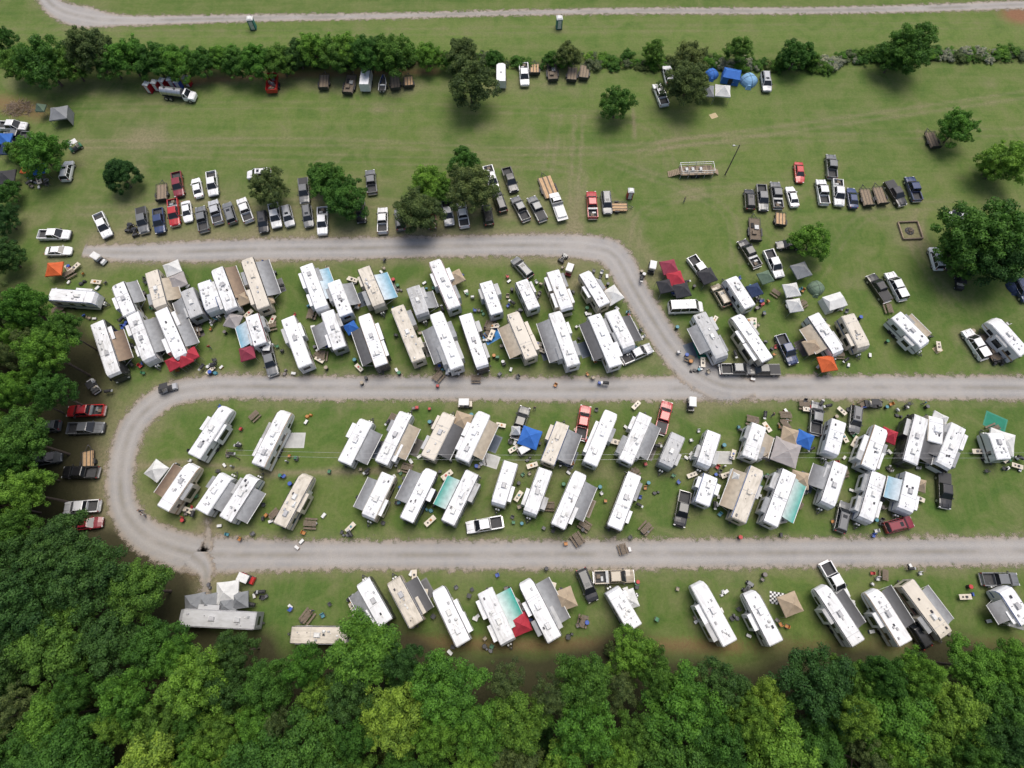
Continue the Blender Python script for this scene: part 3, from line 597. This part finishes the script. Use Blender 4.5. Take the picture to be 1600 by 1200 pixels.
if pm:
    for u,v in[(224,800),(229,806),(1068,316),(645,492),(330,545),(905,965),(1205,650),(1065,445),(560,470),(835,640),(1440,632),(490,955)]:
        x,y=G(u,v); place("person",pm,x,y,rc.random()*6.28,0,rc.choice(pal),rc.uniform(.95,1.05))
# ---------------------------------------------------------------- trees
def leafmat():
    m,n,b=nodes("foliage")
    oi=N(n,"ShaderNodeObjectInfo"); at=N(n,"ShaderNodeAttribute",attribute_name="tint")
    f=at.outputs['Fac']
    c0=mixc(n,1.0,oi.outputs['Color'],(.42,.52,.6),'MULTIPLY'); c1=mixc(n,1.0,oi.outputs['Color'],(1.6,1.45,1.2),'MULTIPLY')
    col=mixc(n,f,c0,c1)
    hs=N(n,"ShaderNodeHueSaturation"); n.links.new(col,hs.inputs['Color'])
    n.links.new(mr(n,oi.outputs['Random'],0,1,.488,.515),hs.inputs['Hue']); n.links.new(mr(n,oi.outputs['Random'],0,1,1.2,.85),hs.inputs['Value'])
    b.inputs['Roughness'].default_value=.65; n.links.new(hs.outputs[0],b.inputs['Base Color']); b.inputs['Specular IOR Level'].default_value=.3
    tr=N(n,"ShaderNodeBsdfTranslucent"); n.links.new(hs.outputs[0],tr.inputs[0])
    mx=N(n,"ShaderNodeMixShader"); mx.inputs[0].default_value=.42; out=n.nodes['Material Output']
    n.links.new(b.outputs[0],mx.inputs[1]); n.links.new(tr.outputs[0],mx.inputs[2]); n.links.new(mx.outputs[0],out.inputs[0])
    return m
leaf=leafmat(); bark=mat("bark",(.12,.09,.07),.9,.4,6)
def tree(name,seed,zc,hr,nl,npl,ls,lobe=(.16,.32),shell=.62,shape=0,trunk=True):
    g=np.random.default_rng(seed)
    b=MB()
    if trunk:
        b.cyl((0,0,0),(0.02,0.01,zc*.6),.055,.04,8,bark); b.cyl((.02,.01,zc*.6),(0,0,zc+hr*.3),.04,.015,6,bark)
    L=[]
    while len(L)<nl:
        d=g.normal(size=3); d/=np.linalg.norm(d)
        rr=g.uniform(shell,1.05)
        if g.random()<.2: rr=g.uniform(.2,shell)
        if d[2]<-.35: continue
        p=d*rr
        lr=g.uniform(*lobe)
        th=math.atan2(d[1],d[0])
        irr=1+.13*math.sin(3*th+seed)+.10*math.sin(5*th+2*seed)+.07*math.sin(8*th+3*seed)
        wx=irr
        if shape==1: wx=max(.15,1-.6*max(0,p[2]))
        L.append((p[0]*(1-lr*.6)*wx,p[1]*(1-lr*.6)*wx,zc+p[2]*hr*(1-lr*.3)*g.uniform(.9,1.08),lr))
    if trunk:
        for q in L[::max(1,nl//9)]: b.cyl((0,0,zc*.55),(q[0]*.85,q[1]*.85,q[2]-.05),.022,.008,5,bark)
    V0=len(b.v); allv=[];tint=[0.5]*V0
    for (x,y,z,lr) in L:
        n=int(npl*(lr/lobe[1])**2)+20
        d=g.normal(size=(n,3)); d[:,2]+=.35; d/=np.linalg.norm(d,axis=1)[:,None]
        r=lr*g.uniform(.55,1.2,n); c=np.array([x,y,z])+d*r[:,None]*np.array([1,1,.7])
        nn=d*.9+g.normal(size=(n,3))*.5; nn[:,2]+=.3; nn/=np.linalg.norm(nn,axis=1)[:,None]
        up=g.normal(size=(n,3)); a=np.cross(nn,up); a/=np.linalg.norm(a,axis=1)[:,None]; e=np.cross(nn,a)
        s=(ls*g.uniform(.6,1.35,n))[:,None]
        q=np.stack([c-a*s,c-e*s*.7,c+a*s,c+e*s*.7],1)
        hgt=(z-zc)/hr
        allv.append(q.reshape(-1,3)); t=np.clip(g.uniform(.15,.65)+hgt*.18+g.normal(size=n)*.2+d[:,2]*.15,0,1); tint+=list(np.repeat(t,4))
    allv=np.concatenate(allv); nq=len(allv)//4
    vs=b.v+allv.tolist(); fs=b.f+[(V0+4*i,V0+4*i+1,V0+4*i+2,V0+4*i+3) for i in range(nq)]
    me=bpy.data.meshes.new(name); me.from_pydata(vs,[],fs); me.materials.append(bark); me.materials.append(leaf)
    mi=np.ones(len(fs),dtype=np.int32); mi[:len(b.f)]=0; me.polygons.foreach_set("material_index",mi)
    at=me.attributes.new("tint","FLOAT","POINT"); at.data.foreach_set("value",np.array(tint,dtype=np.float32)); me.update(); return me
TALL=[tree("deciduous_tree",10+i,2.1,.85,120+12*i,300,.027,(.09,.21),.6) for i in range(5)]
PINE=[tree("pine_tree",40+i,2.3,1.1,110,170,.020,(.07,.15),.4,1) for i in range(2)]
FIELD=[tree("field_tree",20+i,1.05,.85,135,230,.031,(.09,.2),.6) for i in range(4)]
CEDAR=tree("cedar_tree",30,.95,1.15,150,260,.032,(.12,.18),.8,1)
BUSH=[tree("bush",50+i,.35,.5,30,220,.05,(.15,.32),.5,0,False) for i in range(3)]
def gc(k):
    return {'b':(.110,.245,.034),'m':(.078,.180,.030),'d':(.048,.118,.028),'o':(.100,.148,.048),'y':(.160,.280,.042),'g':(.125,.168,.090)}[k]
def ftree(u,v,rp,k,sq=1.0,M=None,name='deciduous_tree'):
    R=rp/SC(v)*1.04; x,y=G(u,v,1.15*R); me=M or random.choice(FIELD)
    place(name,me,x,y,random.random()*6.28,0,gc(k),(R,R,R*sq))
for t in """65 97 36 m|28 100 24 m|140 76 34 o|110 100 26 m|172 98 24 m|198 88 30 b|240 95 28 m|278 97 27 b|312 98 22 m|342 92 20 b|368 98 22 m|402 96 26 b|438 94 24 m|465 85 22 d|492 76 28 b|525 84 27 m|548 78 26 b|576 84 28 m|616 82 30 m|600 92 18 b|670 86 20 b|722 82 24 o|700 96 14 m|735 128 37 o|772 92 14 m|887 84 19 o|862 92 12 m|1022 80 17 m|1080 92 27 o|1074 130 33 o|1155 78 21 m|1245 84 23 m|1228 90 14 m|1270 92 12 m|1400 86 26 m|1425 72 34 m|963 160 25 m|62 240 33 b|30 238 20 m|420 292 28 o|512 284 30 m|540 308 32 m|500 272 20 m|724 256 25 m|738 294 38 o|672 286 28 b|652 328 34 o|690 300 20 m|1497 198 27 b|1570 252 32 b|1546 262 14 b|1270 378 29 b|1520 368 52 m|1570 372 54 m|1555 400 44 d|1510 398 36 m|8 400 26 d|5 342 22 d|12 300 18 m|5 60 18 m|1590 240 16 b""".split('|'):
    u,v,rp,k=t.split(); ftree(float(u),float(v),float(rp),k)
ftree(187,272,25,'d',1.0,CEDAR,'cedar_tree')
hedge=bpy.data.objects.new("hedgerow",None); COL.objects.link(hedge)
for u in range(-60,1680,9):
    top=93+ (0 if u<700 else (6 if u<1000 else (10 if u<1300 else 0)))
    if u>1300: top=92-((u-1300)/300)*6
    for j in range(2):
        v=top+random.uniform(-7,6)+j*4-4; R=random.uniform(.9,1.9) if u>640 else random.uniform(1.2,2.4)
        if 640<u<1000 and random.random()<.35: continue
        x,y=G(u+random.uniform(-5,5),v,.5); k=random.choice('mmobg' if u>640 else 'mmdb')
        c=gc(k); 
        if (1230<u<1360 or 1440<u<1600 or 1100<u<1200) and random.random()<.4: c=(.30,.33,.26)
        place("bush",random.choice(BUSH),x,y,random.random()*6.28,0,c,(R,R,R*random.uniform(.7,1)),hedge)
def inpoly(u,v,P):
    c=False; j=len(P)-1
    for i in range(len(P)):
        if (P[i][1]>v)!=(P[j][1]>v) and u<(P[j][0]-P[i][0])*(v-P[i][1])/(P[j][1]-P[i][1])+P[i][0]: c=not c
        j=i
    return c
PA=[(-300,820),(60,850),(150,862),(200,890),(225,950),(235,1010),(340,1025),(380,1012),(450,1035),(545,1030),(580,995),(640,1000),(660,1050),(740,1058),(900,1052),(975,1010),(1060,1050),(1200,1055),(1350,1055),(1500,1042),(1900,1035),(1900,1500),(-300,1500)]
PB=[(-350,410),(-60,430),(20,470),(90,505),(118,560),(85,620),(62,690),(50,780),(30,850),(-350,860)]
forest=bpy.data.objects.new("forest",None); COL.objects.link(forest)
pts=[]; fr=random.Random(5)
ZC=9.5
for i in range(30000):
    u=fr.uniform(-350,1900); v=fr.uniform(400,1500)
    A=inpoly(u,v,PA); B=inpoly(u,v,PB)
    if not(A or B): continue
    x,y=G(u,v,ZC); R=fr.choice([2.8,3.4,3.8,4.4,5.0])
    if u<230 and 850<v<1080: R=fr.uniform(4.2,5.5)
    if any((x-a)**2+(y-b_)**2<((R+q)*.59)**2 for a,b_,q,_,_ in pts): continue
    pts.append((x,y,R,u,v))
for x,y,R,u,v in pts:
    if u<260 and v<1080 or v<850: k=fr.choice('ddmmd' if v>840 else 'dmmmbo')
    else: k=fr.choice('bbbbmmyodmby')
    me=fr.choice(TALL)
    if k=='g' or (k=='o' and fr.random()<.5): me=fr.choice(PINE)
    hz=ZC/2.1*fr.uniform(.85,1.15)
    if me in PINE: R=min(R,3.6); hz=ZC/2.3*fr.uniform(.9,1.1)
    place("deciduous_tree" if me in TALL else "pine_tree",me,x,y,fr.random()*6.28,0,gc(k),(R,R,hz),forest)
# understorey shrubs fill the gaps between trunks
for i in range(260):
    u=fr.uniform(-150,1750); v=fr.uniform(430,1250)
    if not(inpoly(u,v,PA) or inpoly(u,v,PB)): continue
    x,y=G(u,v,2.0); R=fr.uniform(1.5,3.0); place("bush",fr.choice(BUSH),x,y,fr.random()*6,0,gc(fr.choice('mdo')),(R,R,R*1.3),forest)
print("forest trees",len(pts))
# ---------------------------------------------------------------- roads
def catmull(P,n=10):
    out=[]; Q=[P[0]]+P+[P[-1]]
    for i in range(1,len(Q)-2):
        p0,p1,p2,p3=[np.array(q) for q in Q[i-1:i+3]]
        for k in range(n):
            t=k/n; out.append(.5*((2*p1)+(-p0+p2)*t+(2*p0-5*p1+4*p2-p3)*t*t+(-p0+3*p1-3*p2+p3)*t**3))
    out.append(np.array(P[-1])); return out
def gravelmat(name):
    m,n,b=nodes(name)
    geo=N(n,"ShaderNodeNewGeometry").outputs['Position']; at=N(n,"ShaderNodeAttribute",attribute_name="lat"); e=N(n,"ShaderNodeAttribute",attribute_name="edge").outputs['Fac']
    lat=at.outputs['Fac']
    big=noise(n,geo,.10,5,.65); med=noise(n,geo,.9,5,.65); fine=noise(n,geo,7,5,.75)
    c=mixc(n,mr(n,big,.35,.65),(.345,.325,.305),(.255,.25,.248))
    c=mixc(n,mr(n,med,.4,.75,0,.6),c,(.38,.345,.30))
    al=math2(n,'ABSOLUTE',lat); tr=math2(n,'ABSOLUTE',math2(n,'SUBTRACT',al,.9)); tf=mr(n,tr,0,.55,.5,0)
    c=mixc(n,tf,c,(.40,.385,.365))
    mid=mr(n,al,0,.5,.7,0); c=mixc(n,math2(n,'MULTIPLY',mid,mr(n,big,.4,.6)),c,(.22,.20,.155))
    c=mixc(n,mr(n,fine,.4,.7,0,.5),c,(.15,.14,.13))
    n.links.new(mixc(n,mr(n,e,.0,.9,.6,0),c,(.28,.215,.145)),b.inputs['Base Color']); b.inputs['Roughness'].default_value=.95
    ns=math2(n,'ADD',math2(n,'MULTIPLY',math2(n,'SUBTRACT',med,.5),3.0),math2(n,'MULTIPLY',math2(n,'SUBTRACT',fine,.5),2.4))
    al2=mr(n,math2(n,'ADD',e,ns),-.3,.3)
    td=N(n,"ShaderNodeBsdfTransparent"); mx=N(n,"ShaderNodeMixShader"); n.links.new(al2,mx.inputs[0]); n.links.new(td.outputs[0],mx.inputs[1]); n.links.new(b.outputs[0],mx.inputs[2])
    n.links.new(mx.outputs[0],n.nodes['Material Output'].inputs[0])
    bp=N(n,"ShaderNodeBump"); bp.inputs['Strength'].default_value=.3; bp.inputs['Distance'].default_value=.05; n.links.new(fine,bp.inputs['Height']); n.links.new(bp.outputs[0],b.inputs['Normal'])
    return m
gm=gravelmat("gravel"); 
roadpts=[]
def road(name,P,hw,z,hws=None):
    W=[G(u,v) for u,v in P]; C=catmull(W); D=catmull([(a,) for a in (hws or [hw]*len(P))])
    vs=[];fs=[];lat=[];ed=[]; K=9
    for i,c in enumerate(C):
        t=C[min(i+1,len(C)-1)]-C[max(i-1,0)]; t/=np.linalg.norm(t); nrm=np.array([-t[1],t[0]]); h=float(D[i][0]); ww=h+1.2
        for k in range(K):
            l=-ww+2*ww*k/(K-1); p=c+nrm*l; vs.append((p[0],p[1],z)); lat.append(l); ed.append(h-abs(l))
        roadpts.append((c[0],c[1],h))
    for i in range(len(C)-1):
        for k in range(K-1): q=i*K+k; fs.append((q,q+1,q+K+1,q+K))
    me=bpy.data.meshes.new(name); me.from_pydata(vs,[],fs); me.materials.append(gm)
    for nm,d in(("lat",lat),("edge",ed)):
        a=me.attributes.new(nm,"FLOAT","POINT"); a.data.foreach_set("value",np.array(d,dtype=np.float32))
    o=bpy.data.objects.new(name,me); COL.objects.link(o)
    if sum(p.normal.z for p in me.polygons)<0: me.flip_normals()
road("gravel_road",[(1900,606),(1600,606),(1350,605),(1130,606),(900,608),(700,606),(500,606),(400,604),(320,606),(262,618),(215,655),(195,700),(188,750),(196,800),(230,838),(290,862),(350,867),(500,867),(700,867),(900,866),(1200,864),(1600,861),(1900,860)],2.3,.012,[2.3]*9+[2.5,2.5,2.4,2.3,2.3,2.6,2.9,2.8]+[2.3]*6)
road("gravel_road",[(130,392),(200,395),(300,393),(400,390),(550,388),(700,385),(850,383),(930,388),(962,402),(990,450),(1020,500),(1050,545),(1085,580),(1130,602),(1180,606)],2.5,.024,[1.2,2.0,2.4,2.5,2.5,2.4,2.6,2.9,3.0,2.7,2.6,2.7,3.0,3.2,1.5])
road("gravel_road",[(40,-60),(62,-20),(85,10),(130,26),(200,32),(400,28),(600,25),(800,20),(1000,17),(1200,17),(1400,14),(1700,4),(1900,0)],1.5,.012,[1.6,1.7,2.3,3.2,1.7,1.2,1.0,.9,1.0,1.1,1.2,1.5,1.5])
road("gravel_driveway",[(300,868),(318,885),(322,905),(318,935)],1.0,.036,[2.2,1.6,.9,.5])
road("gravel_path",[(322,862),(326,835),(322,808)],.5,.036,[1.0,.5,.3])
# ---------------------------------------------------------------- ground
def axis(a,b,s,outs):
    return sorted(set(list(np.round(np.arange(a,b,s),3))+outs))
xs=np.array(axis(-135,135,.6,[-4000,-1800,-800,-400,-220,-160,150,200,400,800,1800,4000])); ys=np.array(axis(-45,150,.6,[-4000,-1500,-500,-150,-80,165,200,300,600,1500,4000]))
X,Y=np.meshgrid(xs,ys); X=X.ravel();Y=Y.ravel(); nx,ny=len(xs),len(ys)
wear=np.zeros(len(X));litter_shade=np.zeros(len(X));red=np.zeros(len(X));lush=np.zeros(len(X))
def seg(arr,P,wd,st,sm=False):
    W=[G(u,v) for u,v in P]
    if sm: W=[tuple(c) for c in catmull(W,6)]
    d=np.full(len(X),1e9)
    for (ax,ay),(bx,by) in zip(W[:-1],W[1:]):
        l=(bx-ax)**2+(by-ay)**2+1e-9; t=np.clip(((X-ax)*(bx-ax)+(Y-ay)*(by-ay))/l,0,1); d=np.minimum(d,np.hypot(X-ax-t*(bx-ax),Y-ay-t*(by-ay)))
    arr+=st*np.exp(-(d/wd)**2)
def rut(P,st=.35):
    W=[np.array(G(u,v)) for u,v in P]; C=catmull(W,6)
    for s in(-.85,.85):
        Q=[]
        for i,c in enumerate(C):
            t=C[min(i+1,len(C)-1)]-C[max(i-1,0)]; t/=np.linalg.norm(t); Q.append(c+s*np.array([-t[1],t[0]]))
        d=np.full(len(X),1e9)
        for a,b_ in zip(Q[:-1],Q[1:]):
            l=((b_-a)**2).sum()+1e-9; t=np.clip(((X-a[0])*(b_[0]-a[0])+(Y-a[1])*(b_[1]-a[1]))/l,0,1); d=np.minimum(d,np.hypot(X-a[0]-t*(b_[0]-a[0]),Y-a[1]-t*(b_[1]-a[1])))
        wear[:]+=st*np.exp(-(d/.45)**2)
def blob(arr,u,v,rx,ry,st):
    x,y=G(u,v); arr+=st*np.exp(-((X-x)/rx)**2-((Y-y)/ry)**2)
for x,y in spots: wear+=.26*np.exp(-(((X-x)/3)**2+((Y-y)/3)**2))
for x,y,h in roadpts[::3]: wear+=.17*np.exp(-((X-x)**2+(Y-y)**2)/(h+1.6)**2)
seg(wear,[(150,374),(500,368),(900,366)],1.8,.6); seg(wear,[(180,412),(500,408),(900,405)],1.2,.45)
seg(wear,[(400,632),(1000,632),(1600,632)],1.0,.25); seg(wear,[(330,838),(1000,838),(1600,836)],1.2,.25); seg(wear,[(330,895),(1000,892),(1600,890)],1.2,.3); seg(wear,[(300,583),(1000,583)],1.0,.3)
seg(wear,[(0,350),(60,340)],3,.3); seg(wear,[(150,325),(560,315),(900,305)],6,.25)
seg(wear,[(300,215),(600,205),(900,235),(1000,225),(1200,195),(1600,160)],3,.14,True)
rut([(-50,230),(200,225),(500,222),(800,236),(980,232),(1200,205),(1450,170),(1650,140)],.42)
rut([(250,240),(600,250),(880,262),(905,300),(900,370)],.40); rut([(870,180),(862,230),(855,270)],.32); rut([(905,180),(900,260),(895,368)],.42)
rut([(1000,240),(1080,220),(1300,215),(1620,205)],.36); rut([(950,250),(1080,300),(1140,340),(1150,420)],.36); rut([(990,385),(1010,330),(1100,300),(1250,290)],.3)
rut([(100,170),(400,165),(800,172),(1000,190),(1050,260)],.3); rut([(1620,330),(1480,320),(1350,340),(1280,430)],.3); rut([(120,330),(300,322),(600,318),(900,345)],.32)
rut([(1500,480),(1450,420),(1430,380),(1440,330)],.3); rut([(-20,50),(400,52),(900,46),(1700,38)],.3)
seg(wear,[(990,170),(991,215)],.4,.8)
seg(wear,[(985,340),(1010,400),(1060,440)],2,.3)
seg(wear,[(0,130),(200,140),(400,125),(650,135),(900,140)],2.5,.25); seg(wear,[(220,728),(300,722),(420,740),(600,735)],.6,.9); seg(wear,[(600,735),(900,738),(1200,735)],1.5,.35)
blob(wear,1421,365,4.2,4,.85); blob(wear,200,215,10,8,.3); blob(wear,1090,262,8,5,.3); blob(wear,230,210,4,3,.5)
seg(wear,[(0,440),(60,430),(150,410)],3,.35); seg(wear,[(170,560),(190,600)],3,.3); seg(wear,[(150,640),(160,820)],4,.45)
g2=np.random.default_rng(3)
for i in range(46): blob(wear,g2.uniform(0,1600),g2.uniform(130,600),g2.uniform(1,4),g2.uniform(.8,2.5),g2.uniform(.15,.4))
seg(red,[(640,1003),(800,1008),(1000,1008),(1150,1010)],1.3,.6); seg(red,[(230,132),(420,118),(680,112)],1.3,.6); blob(red,1592,22,4,3,1.2); seg(red,[(1180,1010),(1600,1008)],1.5,.35); seg(red,[(0,160),(60,175)],3,.6); seg(red,[(230,850),(300,888)],2.0,.5); seg(red,[(700,108),(1000,104)],1,.2)
seg(lush,[(0,62),(400,60),(800,52),(1600,48)],6,.7); seg(lush,[(300,180),(900,170),(1600,150)],9,.4); seg(lush,[(900,300),(1600,260)],12,.3); blob(lush,420,660,20,5,-.35); blob(lush,1540,770,12,12,-.2); blob(lush,500,950,12,6,-.4); seg(lush,[(600,130),(1000,150)],6,.2)
for x,y,R,u,v in pts: litter_shade+=.9*np.exp(-((X-x)**2+(Y-y)**2)/(R*1.0)**2)
seg(litter_shade,[(20,100),(300,102),(640,100)],2.2,.7); seg(litter_shade,[(640,100),(1600,95)],1.0,.4); seg(litter_shade,[(70,620),(95,700),(95,800),(110,850)],5,.5)  # last strip: tree shade painted into the ground colour through the litter channel
me=bpy.data.meshes.new("ground")
vs=np.stack([X,Y,np.zeros(len(X))],1)
fs=[(j*nx+i,j*nx+i+1,(j+1)*nx+i+1,(j+1)*nx+i) for j in range(ny-1) for i in range(nx-1)]
me.from_pydata(vs.tolist(),[],fs)
ca=me.attributes.new("cover","FLOAT_COLOR","POINT"); ca.data.foreach_set("color",np.stack([wear.clip(0,1),litter_shade.clip(0,1),red.clip(0,1),(lush*.5+.5).clip(0,1)],1).astype(np.float32).ravel())
m,n,b=nodes("grass")
geo=N(n,"ShaderNodeNewGeometry").outputs['Position']; at=N(n,"ShaderNodeAttribute",attribute_name="cover"); sp=N(n,"ShaderNodeSeparateColor"); n.links.new(at.outputs['Color'],sp.inputs[0])
big=noise(n,geo,.035,4,.55,.6); med=noise(n,geo,.22,7,.7,.5); fine=noise(n,geo,2.2,6,.75); vf=noise(n,geo,12,3,.7)
mp=N(n,"ShaderNodeMapping"); mp.inputs['Scale'].default_value=(.03,.55,1); mp.inputs['Rotation'].default_value=(0,0,.04); n.links.new(geo,mp.inputs[0]); strk=noise(n,mp.outputs[0],1.0,5,.65,.8)
mp2=N(n,"ShaderNodeMapping"); mp2.inputs['Scale'].default_value=(.9,.05,1); mp2.inputs['Rotation'].default_value=(0,0,-.05); n.links.new(geo,mp2.inputs[0]); strk2=noise(n,mp2.outputs[0],1.0,4,.6,.3)
g0=mixc(n,mr(n,big,.35,.65),(.094,.150,.036),(.130,.178,.046))
g0=mixc(n,mr(n,at.outputs['Alpha'],.5,1.0,0,.85),g0,(.158,.220,.058))
g0=mixc(n,mr(n,at.outputs['Alpha'],.5,.1,0,.8),g0,(.070,.142,.032))
g0=mixc(n,mr(n,med,.45,.68,0,.75),g0,(.190,.198,.085))
g0=mixc(n,mr(n,med,.48,.3,0,.6),g0,(.070,.132,.032))
sy=N(n,"ShaderNodeSeparateXYZ"); n.links.new(geo,sy.inputs[0]); north=mr(n,sy.outputs[1],55,75)
g0=mixc(n,math2(n,'MULTIPLY',math2(n,'MULTIPLY',mr(n,strk,.42,.68),north),.35),g0,(.20,.21,.09))
g0=mixc(n,math2(n,'MULTIPLY',math2(n,'MULTIPLY',mr(n,strk,.5,.3),north),.2),g0,(.08,.135,.034))
g0=mixc(n,math2(n,'MULTIPLY',mr(n,strk2,.5,.7),.22),g0,(.19,.20,.085))
dry=mixc(n,mr(n,fine,.3,.7),(.29,.245,.155),(.19,.18,.095))
wf=mr(n,math2(n,'ADD',sp.outputs[0],math2(n,'MULTIPLY',math2(n,'SUBTRACT',mixc(n,.5,med,fine),.5),1.6)),.08,.9)
wf=math2(n,'MULTIPLY',wf,mr(n,sp.outputs[0],0,.12))
g0=mixc(n,wf,g0,dry)
rf=mr(n,math2(n,'ADD',sp.outputs[2],math2(n,'MULTIPLY',math2(n,'SUBTRACT',fine,.5),1.0)),.15,.9); g0=mixc(n,math2(n,'MULTIPLY',rf,mr(n,sp.outputs[2],0,.1)),g0,(.27,.14,.085))
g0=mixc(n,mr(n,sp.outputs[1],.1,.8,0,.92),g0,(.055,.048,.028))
g0=mixc(n,mr(n,fine,.35,.68,0,.55),g0,mixc(n,1.0,g0,(.5,.58,.5),'MULTIPLY'))
g0=mixc(n,mr(n,vf,.35,.7,0,.55),g0,mixc(n,1.0,g0,(.5,.55,.5),'MULTIPLY'))
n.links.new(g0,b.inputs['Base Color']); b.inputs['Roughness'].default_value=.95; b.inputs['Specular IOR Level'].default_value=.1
bp=N(n,"ShaderNodeBump"); bp.inputs['Strength'].default_value=.5; bp.inputs['Distance'].default_value=.12; n.links.new(fine,bp.inputs['Height']); n.links.new(bp.outputs[0],b.inputs['Normal'])
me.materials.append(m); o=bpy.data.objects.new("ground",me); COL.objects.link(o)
print("objects",len(bpy.data.objects))
